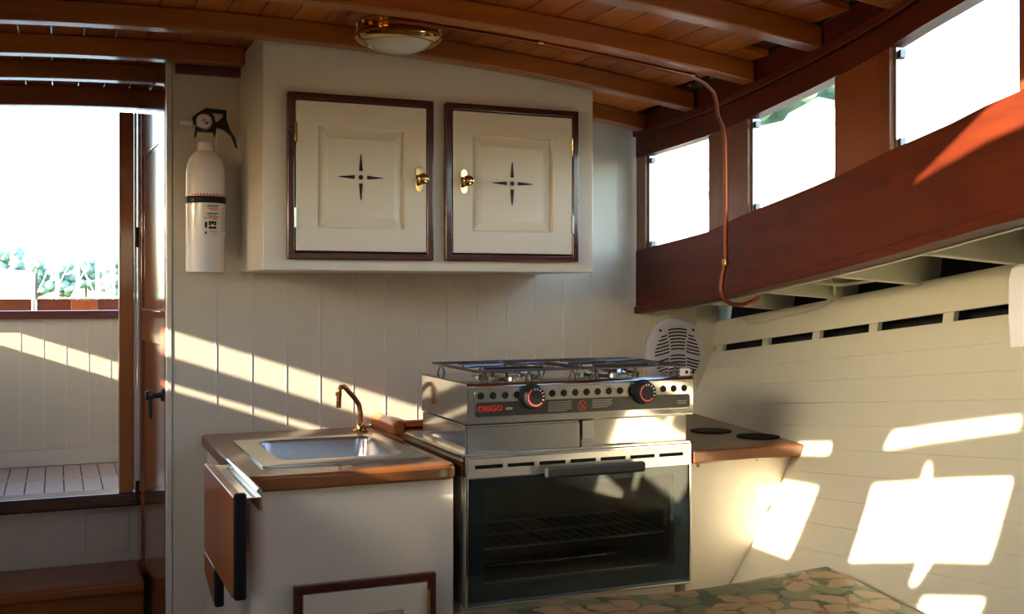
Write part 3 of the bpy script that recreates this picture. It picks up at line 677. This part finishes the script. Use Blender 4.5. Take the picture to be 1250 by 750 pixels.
# ------------------------------------------------------------------ fire extinguisher
EX, EY = .3358, 2.738
fe = thing('fire_extinguisher', (EX, EY, .045), 'white fire extinguisher with black strap on the cream bulkhead', 'fire extinguisher')
prof = [(0, .046), (.040, .045), (.0455, .047), (.0465, .051), (.0465, .285), (.0445, .305), (.039, .322), (.030, .335), (.020, .341), (.0185, .343), (.0185, .362), (0, .362)]
MB().lathe(prof, (EX, EY, 0), (0, 0, 1), 40).build('cylinder', 'white', fe)
MB().lathe([(.0185, .3421), (.0192, .3425), (.0192, .3615), (.0185, .3618)], (EX, EY, 0), (0, 0, 1), 24, False).build('neck_collar', 'white', fe)
sp_ = MB().lathe([(.0474, .213), (.0480, .214), (.0480, .229), (.0474, .230)], (EX, EY, 0), (0, 0, 1), 40, False).build('strap', 'black', fe)
B(EX-.02, EX+.02, EY+.0481, W-.0004, .10, .32).build('wall_bracket', 'black', fe)
def zx(px, pz): return (EX+(215+px/9.376-252)*.00194, (236-pz/9.376)*.00199)
def hpoly(name, pl, y, th, mat):
    return MB().extrude([(zx(a, b)[0], y, zx(a, b)[1]) for a, b in pl], (0, th, 0)).build(name, mat, fe, bevel=.0008)
hpoly('carry_handle', [(200, 215), (240, 180), (345, 110), (582, 120), (582, 160), (400, 158), (330, 165), (240, 230), (215, 330), (200, 300)], EY-.009, .018, 'black')
hpoly('lever', [(545, 155), (582, 160), (582, 215), (630, 355), (690, 440), (712, 550), (697, 545), (640, 410), (560, 350), (470, 325), (425, 335), (420, 290), (500, 245), (520, 215), (545, 212)], EY-.008, .016, 'black')
hpoly('valve_body', [(230, 330), (245, 230), (330, 165), (400, 158), (440, 200), (470, 325), (450, 440), (435, 380), (250, 380), (235, 460), (222, 440)], EY-.010, .020, 'black')
gx, gz = zx(318, 270)
gg = MB().lathe([(.0208, 0), (.0208, .006), (.0185, .008), (.0175, .006), (0, .006)], (gx, EY-.010, gz), (0, -1, 0), 28).build('gauge', 'steelbr', fe)
MB().lathe([(.0170, 0), (0, .0006)], (gx, EY-.0162, gz), (0, -1, 0), 24).build('gauge_face', 'label', gg)
MB().extrude([(gx+.001, EY-.0169, gz-.001), (gx+.012, EY-.0169, gz+.001), (gx+.009, EY-.0169, gz-.008), (gx+.004, EY-.0169, gz-.007)], (0, -.0003, 0)).build('gauge_red_zone', 'red', gg)
MB().extrude([(gx-.005, EY-.0169, gz+.003), (gx+.004, EY-.0169, gz+.005), (gx+.004, EY-.0169, gz+.002), (gx-.004, EY-.0169, gz+.0005)], (0, -.0003, 0)).build('gauge_print', 'black', gg)
nx0, nz0 = zx(60, 290); nx1, _ = zx(215, 290)
MB().tube([(nx1, EY, nz0), (nx0+.001, EY, nz0), (nx0, EY, nz0)], [.0068, .0068, .006], 14).build('nozzle', 'clear', fe)
def curved(name, a0, a1, z0, z1, mat, parent, r=.0468, n=8):
    m = MB(); m.grid([[(EX+r*math.sin(R(a)), EY-r*math.cos(R(a)), z) for z in (z0, z1)] for a in rng(a0, a1, n)])
    return m.build(name, mat, parent)
lb = curved('label', -12, 78, .133, .212, 'label', fe, .0468, 14)
def lines(name, rows, mat):
    m = MB()
    for (a0, a1, zc, h) in rows: m.grid([[(EX+.0470*math.sin(R(a)), EY-.0470*math.cos(R(a)), z) for z in (zc-h/2, zc+h/2)] for a in rng(a0, a1, 6)])
    o = m.build(name, mat, lb); o['kind'] = 'stuff'; return o
lines('black_print', [(-3, 34, .2065, .0022), (-3, 30, .2030, .0014), (-3, 33, .1880, .0022), (-3, 26, .1840, .0014), (2, 25, .1640, .0100), (2, 25, .1535, .0060), (-9, -2, .160, .014), (-9, -4, .141, .005)], 'black')
lines('red_print', [(2, 34, .1990, .0020), (6, 28, .1955, .0016), (2, 33, .1800, .0020), (-10, 30, .1765, .0020), (10, 26, .1732, .0016), (6, 30, .1440, .0018)], 'red')
lines('grey_print', [(44, 74, .206-.005*i, .0016) for i in range(13)]+[(8, 34, .1385, .0012)], 'grey')
m = MB(); gp = [(4.0, .1675), (12, .1675), (22, .1590), (22, .1565)]
m.face([(EX+.0472*math.sin(R(a)), EY-.0472*math.cos(R(a)), z) for a, z in ((6, .1660), (13, .1600), (20, .1660), (14, .1545))]); m.build('pictogram', 'tick', lb)
lines('band_print', [(-50+i*9, -50+i*9+6, .2330, .0035) for i in range(13)], 'red')

# ------------------------------------------------------------------ speaker
SX, SZ, SY = 1.7050, -.1780, W
sp = thing('wall_speaker', (SX, SY, SZ-.1), 'round pale lilac loudspeaker on the cream bulkhead under the side deck', 'speaker')
MB().lathe([(.099, .0003), (.099, .006), (.094, .013), (.082, .017), (.070, .0185), (0, .022)], (SX, SY, SZ), (0, -1, 0), 48).build('grille', 'speaker', sp)
m = MB()
def slot(x0, x1, zf, n=6):
    xs_ = rng(x0, x1, n)
    def yf(x, z): r = math.hypot(x, z); return SY-(.0225-.05*(r**2)*8 if r < .07 else .0190-(r-.07)*.12)-.0004
    for a, b in zip(xs_, xs_[1:]):
        q = [(a, zf(a)-.0022), (b, zf(b)-.0022), (b, zf(b)+.0022), (a, zf(a)+.0022)]
        m.face([(SX+u, SY-.0222 if math.hypot(u, v) < .045 else SY-.0207 if math.hypot(u, v) < .066 else SY-.0198, SZ+v) for u, v in q])
for j in range(14):
    z0 = .064-j*.0098
    if j == 7: continue
    hw = .032 if j < 3 else .030-.0010*min(j, 13-j)
    slot(-hw, hw, lambda x: z0-3.6*x*x+.003)
    for s_ in (-1, 1):
        xe = math.sqrt(max(0, .078**2-z0**2)); xi = hw+.0045
        if xe > xi+.012: slot(s_*xi, s_*xe, lambda x: z0-.006-.32*(abs(x)-xi)+1.8*(abs(x)-xi)**2)
m.build('grille_slots', 'black', sp)
for a in (48, 132, 228, 312): MB().lathe([(.004, 0), (.004, .002), (0, .002)], (SX+.084*math.cos(R(a)), SY-.0158, SZ+.084*math.sin(R(a))), (0, -1, 0), 10).build('screw', 'black', sp)

# ------------------------------------------------------------------ ceiling lamp (unlit)
LX, LY = .685, 2.275; LZ = Zbeam(LX)+BD
cl = thing('ceiling_lamp', (LX, LY, LZ), 'round brass ceiling lamp with frosted glass dome', 'lamp')
MB().lathe([(.112, -.0006), (.112, -.012), (.106, -.016), (0, -.016)], (LX, LY, LZ), (0, 0, 1), 40).build('mounting_block', 'beam', cl)
MB().lathe([(.080, -.0165), (.090, -.017), (.0925, -.020), (.0925, -.023), (.085, -.0255), (.0905, -.028), (.0915, -.031), (.085, -.034), (.0915, -.0365), (.0935, -.0395), (.088, -.0425), (.094, -.045), (.0945, -.050), (.090, -.055), (.081, -.060), (.0735, -.0605), (.071, -.055)], (LX, LY, LZ), (0, 0, 1), 56, False).build('brass_ring', 'brass', cl)
MB().lathe([(.0715, -.054), (.067, -.062), (.056, -.069), (.040, -.075), (.020, -.079), (0, -.080)], (LX, LY, LZ), (0, 0, 1), 44, False).build('glass_dome', 'dome', cl)

# ------------------------------------------------------------------ copper pipe and cable
cp_ = thing('copper_pipe', (1.45, 2.2, 0), 'thin copper pipe running along a roof beam and down the cabin side', 'pipe')
pp = [(xx, 2.129, Zbeam(xx)-.003) for xx in rng(.62, 1.33, 10)]
pp += [(1.375, 2.138, .480), (1.405, 2.146, .462), (1.418, 2.154, .437), (1.426, 2.162, .412), (1.446, 2.170, .388), (1.454, 2.175, .358), (1.457, 2.176, .20), (1.457, 2.176, .07), (1.450, 2.180, .035), (1.447, 2.182, .005), (1.452, 2.178, -.018), (1.468, 2.168, -.030), (1.490, 2.155, -.032), (1.512, 2.142, -.022), (1.522, 2.1335, -.012)]
MB().tube(pp, .0052, 10).build('tube', 'oldcopper', cp_)
for q in ((.955, 2.130, Zbeam(.955)+.002), (1.335, 2.132, Zbeam(1.335)+.002), (1.457, 2.176, .068)):
    B(q[0]-.007, q[0]+.007, q[1]-.008, q[1]+.008, q[2]-.008, q[2]+.008).build('pipe_clip', 'brass', cp_, bevel=.002)
cb = MB()
def hp(y, dt, off=.006): z = Zs(y)-dt; return (Xh(y, z)-off, y, z)
cpts = [hp(2.62, -.085), hp(2.58, -.068), hp(2.5, -.066), hp(2.38, -.070), hp(2.25, -.074), hp(2.17, -.080), hp(2.10, -.100, .02), hp(2.06, -.125, .05), hp(2.03, -.14, .10), hp(2.02, -.140, .15), hp(2.0, -.115, .14), hp(1.96, -.105, .09), hp(1.92, -.11, .04), hp(1.88, -.115, 0)]
cb.tube(cpts, .0042, 8); tag(cb.build('electric_cable', 'cable'), 'pale electric cable clipped along the top of the hull lining', 'cable')

# ------------------------------------------------------------------ towel on the hull side
pt = thing('hand_towel', (1.50, 1.30, -.10), 'white towel hanging over a wooden rail at the right edge, on the hull side', 'towel')
ax = Vector((-.17, -1, .1085)).normalized(); o = Vector((1.532, 1.400, -.024))
prof = [(-.016, -.073), (-.021, -.02), (-.020, .045), (-.014, .064), (0, .071), (.014, .064), (.020, .045), (.021, -.02), (.016, -.06), (.012, -.06), (.015, 0), (.012, .05), (0, .060), (-.012, .05), (-.014, 0), (-.011, -.073)]
m = MB(); m.extrude([o+Vector((a, 0, b)) for a, b in prof], ax*.26); m.build('towel', 'paper', pt, bevel=.002, smooth=50)
MB().tube([o+Vector((0, 0, .050))+ax*.006, o+Vector((0, 0, .050))+ax*.30], .009, 12).build('rail', 'board', pt)
MB().extrude([o+ax*.022+Vector((a, 0, b)) for a, b in ((-.006, -.05), (.040, -.05), (.040, -.085), (-.006, -.085))], ax*.016).build('bracket', 'board', pt, bevel=.002)

# ------------------------------------------------------------------ settee cushion
CZ = -.556; CYB = 1.815
cu = thing('settee_cushion', (.95, 1.5, CZ-.11), 'dark green cushion with large tan hibiscus print in front of the stove', 'cushion')
def cushion():
    ysn = rng(.95, CYB, 30); rows = []
    m = MB(); top_, bot_ = [], []
    for y in ysn:
        xr = Xh(y, CZ)-.012; xl = .30; row = []; rb = []
        for xx in rng(xl, xr, 40):
            e = min(CYB-y, y-.95, xx-xl, xr-xx); dz = -.026*max(0, 1-e/.045)**2+.007*math.sin(xx*9+1)*math.sin(y*8)
            row.append((xx, y, CZ+dz-.004)); rb.append((xx, y, CZ-.11))
        top_.append(row); bot_.append(rb)
    m.shell(top_, bot_); return m
cu0 = cushion().build('cover', 'floral', cu, smooth=60)
pip = [(xx, CYB-.001, CZ-.031) for xx in rng(.30, Xh(CYB, CZ)-.012, 20)]+[(Xh(y, CZ)-.012, y, CZ-.031) for y in rng(CYB-.01, .95, 14)]
MB().tube(pip, .004, 6).build('piping', 'floral', cu)
stb = thing('settee_locker', (.9, 1.4, FLOOR), 'cream settee locker under the floral cushion', 'settee')
m = MB(); ysn = rng(.95, CYB-.01, 8)
m.shell([[(.31, y, FLOOR+.001), (.31, y, CZ-.1105)] for y in ysn], [[(Xh(y, -1.0)-.03, y, FLOOR+.001), (Xh(y, CZ-.11)-.03, y, CZ-.1105)] for y in ysn]); m.build('locker_body', 'cream', stb)

# ------------------------------------------------------------------ cockpit outside the companionway
G = 4.75; CS = -.70
cs = structure('cockpit_sole', 'pale cockpit sole laid in short strips with dark seams', 'deck', (0, 4.2, CS))
B(-1.1, 1.1, AFT+.065, G, CS-.04, CS-.004).build('sole_base', 'seam', cs)
for r_, (ya, yb) in enumerate(((3.50, 3.79), (3.80, 4.09), (4.10, 4.40), (4.412, 4.735))):
    for i in range(11): xx = -.42+i*.064; B(xx, xx+.0595, ya, yb, CS-.0038, CS).build('sole_strip', 'sole', cs)
B(-.42, .29, 4.4005, 4.4115, CS-.0038, CS+.002).build('sole_batten', 'cream', cs)
ca = structure('cockpit_coaming', 'cream boarded cockpit bulkhead with red varnished cap rail', 'wall', (0, G, CS))
B(-1.1, 1.1, G+.012, G+.03, CS-.04, -.11).build('backing', 'cream', ca)
for i in range(12): xx = -.551+i*.084; B(xx+.0015, xx+.0825, G, G+.0118, -.633, -.11).build('plank', 'cream', ca); B(xx-.0014, xx+.0014, G-.0008, G+.0118, -.633, -.11).build('seam_strip', 'seampale', ca)
B(-1.1, 1.1, G-.012, G+.0118, CS, -.6335).build('baseboard', 'cream2', ca, bevel=.004)
B(-1.1, 1.1, G-.03, G+.07, -.1095, -.077).build('cap_rail', 'mahog_x', ca, bevel=.008, seg=3)
for a, b in ((-.45, -.097), (-.077, .45)):
    B(a, b, G+.35, G+.38, -.20, -.032).build('hatch_board', 'mahog_z' if a < -.1 else 'mahog_x', ca, bevel=.006)
B(-.094, -.080, G+.34, G+.36, -.20, -.030).build('stanchion', 'gel', ca)
B(.06, .17, G+.344, G+.3495, -.085, -.036).build('locker_lid', 'teakbright', ca, bevel=.003)
cpw = structure('cockpit_side', 'unseen cockpit canopy, with side boards and curtains added to shade the cockpit', 'wall', (-.9, 4.2, CS))  # unseen boards and curtains added to block and band the cockpit light
B(-1.02, -.99, AFT+.04, 5.1, CS-.05, .060).build('coaming_board', 'mahog_y', cpw)
B(-1.02, -.99, AFT+.04, 5.1, .140, .60).build('side_light_block', 'canvas', cpw)

B(1.10, 1.13, AFT+.04, 5.1, CS-.05, -.0205).build('coaming_board', 'mahog_y', cpw)
B(1.10, 1.13, AFT+.04, 5.1, -.02, .86).build('side_light_block', 'canvas', cpw)
B(-1.06, 1.14, AFT+.11, 5.05, .87, .885).build('canopy', 'canvas', cpw)
B(-.985, 1.095, AFT+.106, AFT+.112, .64, .868).build('front_light_block', 'canvas', cpw)
B(-1.02, -.99, AFT+.04, 5.1, .601, .86).build('side_light_block', 'canvas', cpw)
# ------------------------------------------------------------------ harbour
wt = B(-400, 400, 8, 700, -1.62, -1.60).build('water', 'water'); tag(wt, 'harbour water beyond the cockpit', 'water', kind='stuff')
sh = B(-300, 300, 118, 300, -1.598, -.6).build('shore', 'land'); tag(sh, 'low green far shore of the harbour', 'shore', kind='structure')
def tree(name, x, y, h, wd, label, seed, base=-.6, grp='trees on the far shore'):
    rd = random.Random(seed); t = thing(name, (x, y, base), label, 'tree', grp)
    MB().tube([(x, y, base), (x, y, base+h*.5)], [h*.03, h*.02], 7).build('trunk', 'bark', t)
    m = MB()
    for i in range(34):
        a = rd.uniform(0, 6.28); zz = rd.uniform(.12, .92); rr = wd*.5*math.sin(math.pi*(zz*.8+.12))**.6*rd.uniform(.3, 1)
        mt = Matrix.Translation((x+rr*math.cos(a), y+rr*math.sin(a), base+h*zz)) @ Matrix.Diagonal((1, 1, .8, 1))
        rv = bmesh.ops.create_icosphere(m.bm, subdivisions=2, radius=wd*rd.uniform(.13, .24), matrix=mt)
        for v in rv['verts']: v.co += Vector((rd.uniform(-1, 1), rd.uniform(-1, 1), rd.uniform(-1, 1)))*wd*.018
    m.build('crown', 'leaf', t)
tl = [(-9.2, 5.2, 'leftmost leafy tree above the white moored boat'), (-6.6, 5.5, 'second leafy tree above the white moored boat'), (-4.2, 5.9, 'taller pointed leafy tree above the white boat stern'),
      (-1.8, 4.6, 'tree just right of the white moored boat'), (.6, 4.4, 'tree behind the leftmost bare masts'), (3.0, 4.9, 'tree behind the middle masts'), (5.4, 4.6, 'tree right of the tall middle mast'), (7.6, 5.1, 'large tree beside the companionway post'), (10, 5.0, 'tree half hidden by the companionway post')]
for i, (x, h, lab) in enumerate(tl): tree('shore_tree', x, 121+7*(i % 2), h-.7, 2.9, lab, i+1)
def sailboat(x, y, hm, lab, ln=5.0):
    t = thing('sailboat', (x, y, -1.6), lab, 'boat', 'moored sailing boats')
    MB().extrude([(x-ln/2, y-.8, -1.0), (x+ln/2, y-.8, -.9), (x+ln/2-.5, y-.8, -1.6), (x-ln/2+.3, y-.8, -1.6)], (0, 1.6, 0)).build('hull', 'gel', t, bevel=.1)
    B(x-ln*.2, x+ln*.25, y-.5, y+.5, -1.0, -.55).build('cabin', 'gel', t, bevel=.08)
    MB().tube([(x+.2, y, -.98), (x+.2, y, hm)], .085, 8).build('mast', 'mast', t)
    MB().tube([(x+.2, y, hm-.1), (x+ln/2-.1, y, -.9)], .03, 5).build('forestay', 'mast', t)
    MB().tube([(x+.2, y, hm-.1), (x-ln/2+.1, y, -.95)], .03, 5).build('backstay', 'mast', t)
for x, y, hm, lab in ((-.15, 62, 4.0, 'moored sailing boat just right of the white motor boat'), (1.0, 70, 5.2, 'moored sailing boat with tall mast near the middle of the doorway view'), (1.9, 64, 4.6, 'moored sailing boat right of the tall middle mast'), (2.9, 68, 4.6, 'moored sailing boat with mast left of the last tree'), (4.2, 66, 4.2, 'moored sailing boat with mast closest to the door post')):
    sailboat(x, y, hm, lab)
wbt = thing('motor_boat', (-1.9, 30, -1.6), 'white covered motor boat moored at the left edge of the doorway', 'boat')
MB().extrude([(-4.5, 29.2, -.9), (-.55, 29.2, -.8), (-.8, 29.2, -1.6), (-4.2, 29.2, -1.6)], (0, 2, 0)).build('hull', 'gel', wbt, bevel=.08)
MB().extrude([(-4.2, 29.3, -.85), (-.52, 29.3, -.78), (-.48, 29.3, .47), (-.75, 29.3, .52), (-4.2, 29.3, .42)], (0, 1.7, 0)).build('boat_cover', 'gel', wbt, bevel=.05)
MB().tube([(-.46, 30, -.2), (-.46, 30, .58)], .03, 6).build('flag_staff', 'bark', wbt)
# boat shed on the starboard side and trees above it
bs = thing('boat_shed', (11, 10, -1.6), 'white boat shed seen bright through the cabin windows', 'building')
B(9.5, 14, 4, 20, -1.6, 1.55).build('shed_wall', 'gel', bs)
MB().extrude([(9.2, 3.8, 1.55), (11.8, 3.8, 3.0), (14.3, 3.8, 1.55)], (0, 16.4, 0)).build('shed_roof', 'gel', bs)
tree('hill_tree', 26, 34.5, 11.5, 8, 'green tree seen above the white shed through the middle cabin window', 77, -1.6, None)
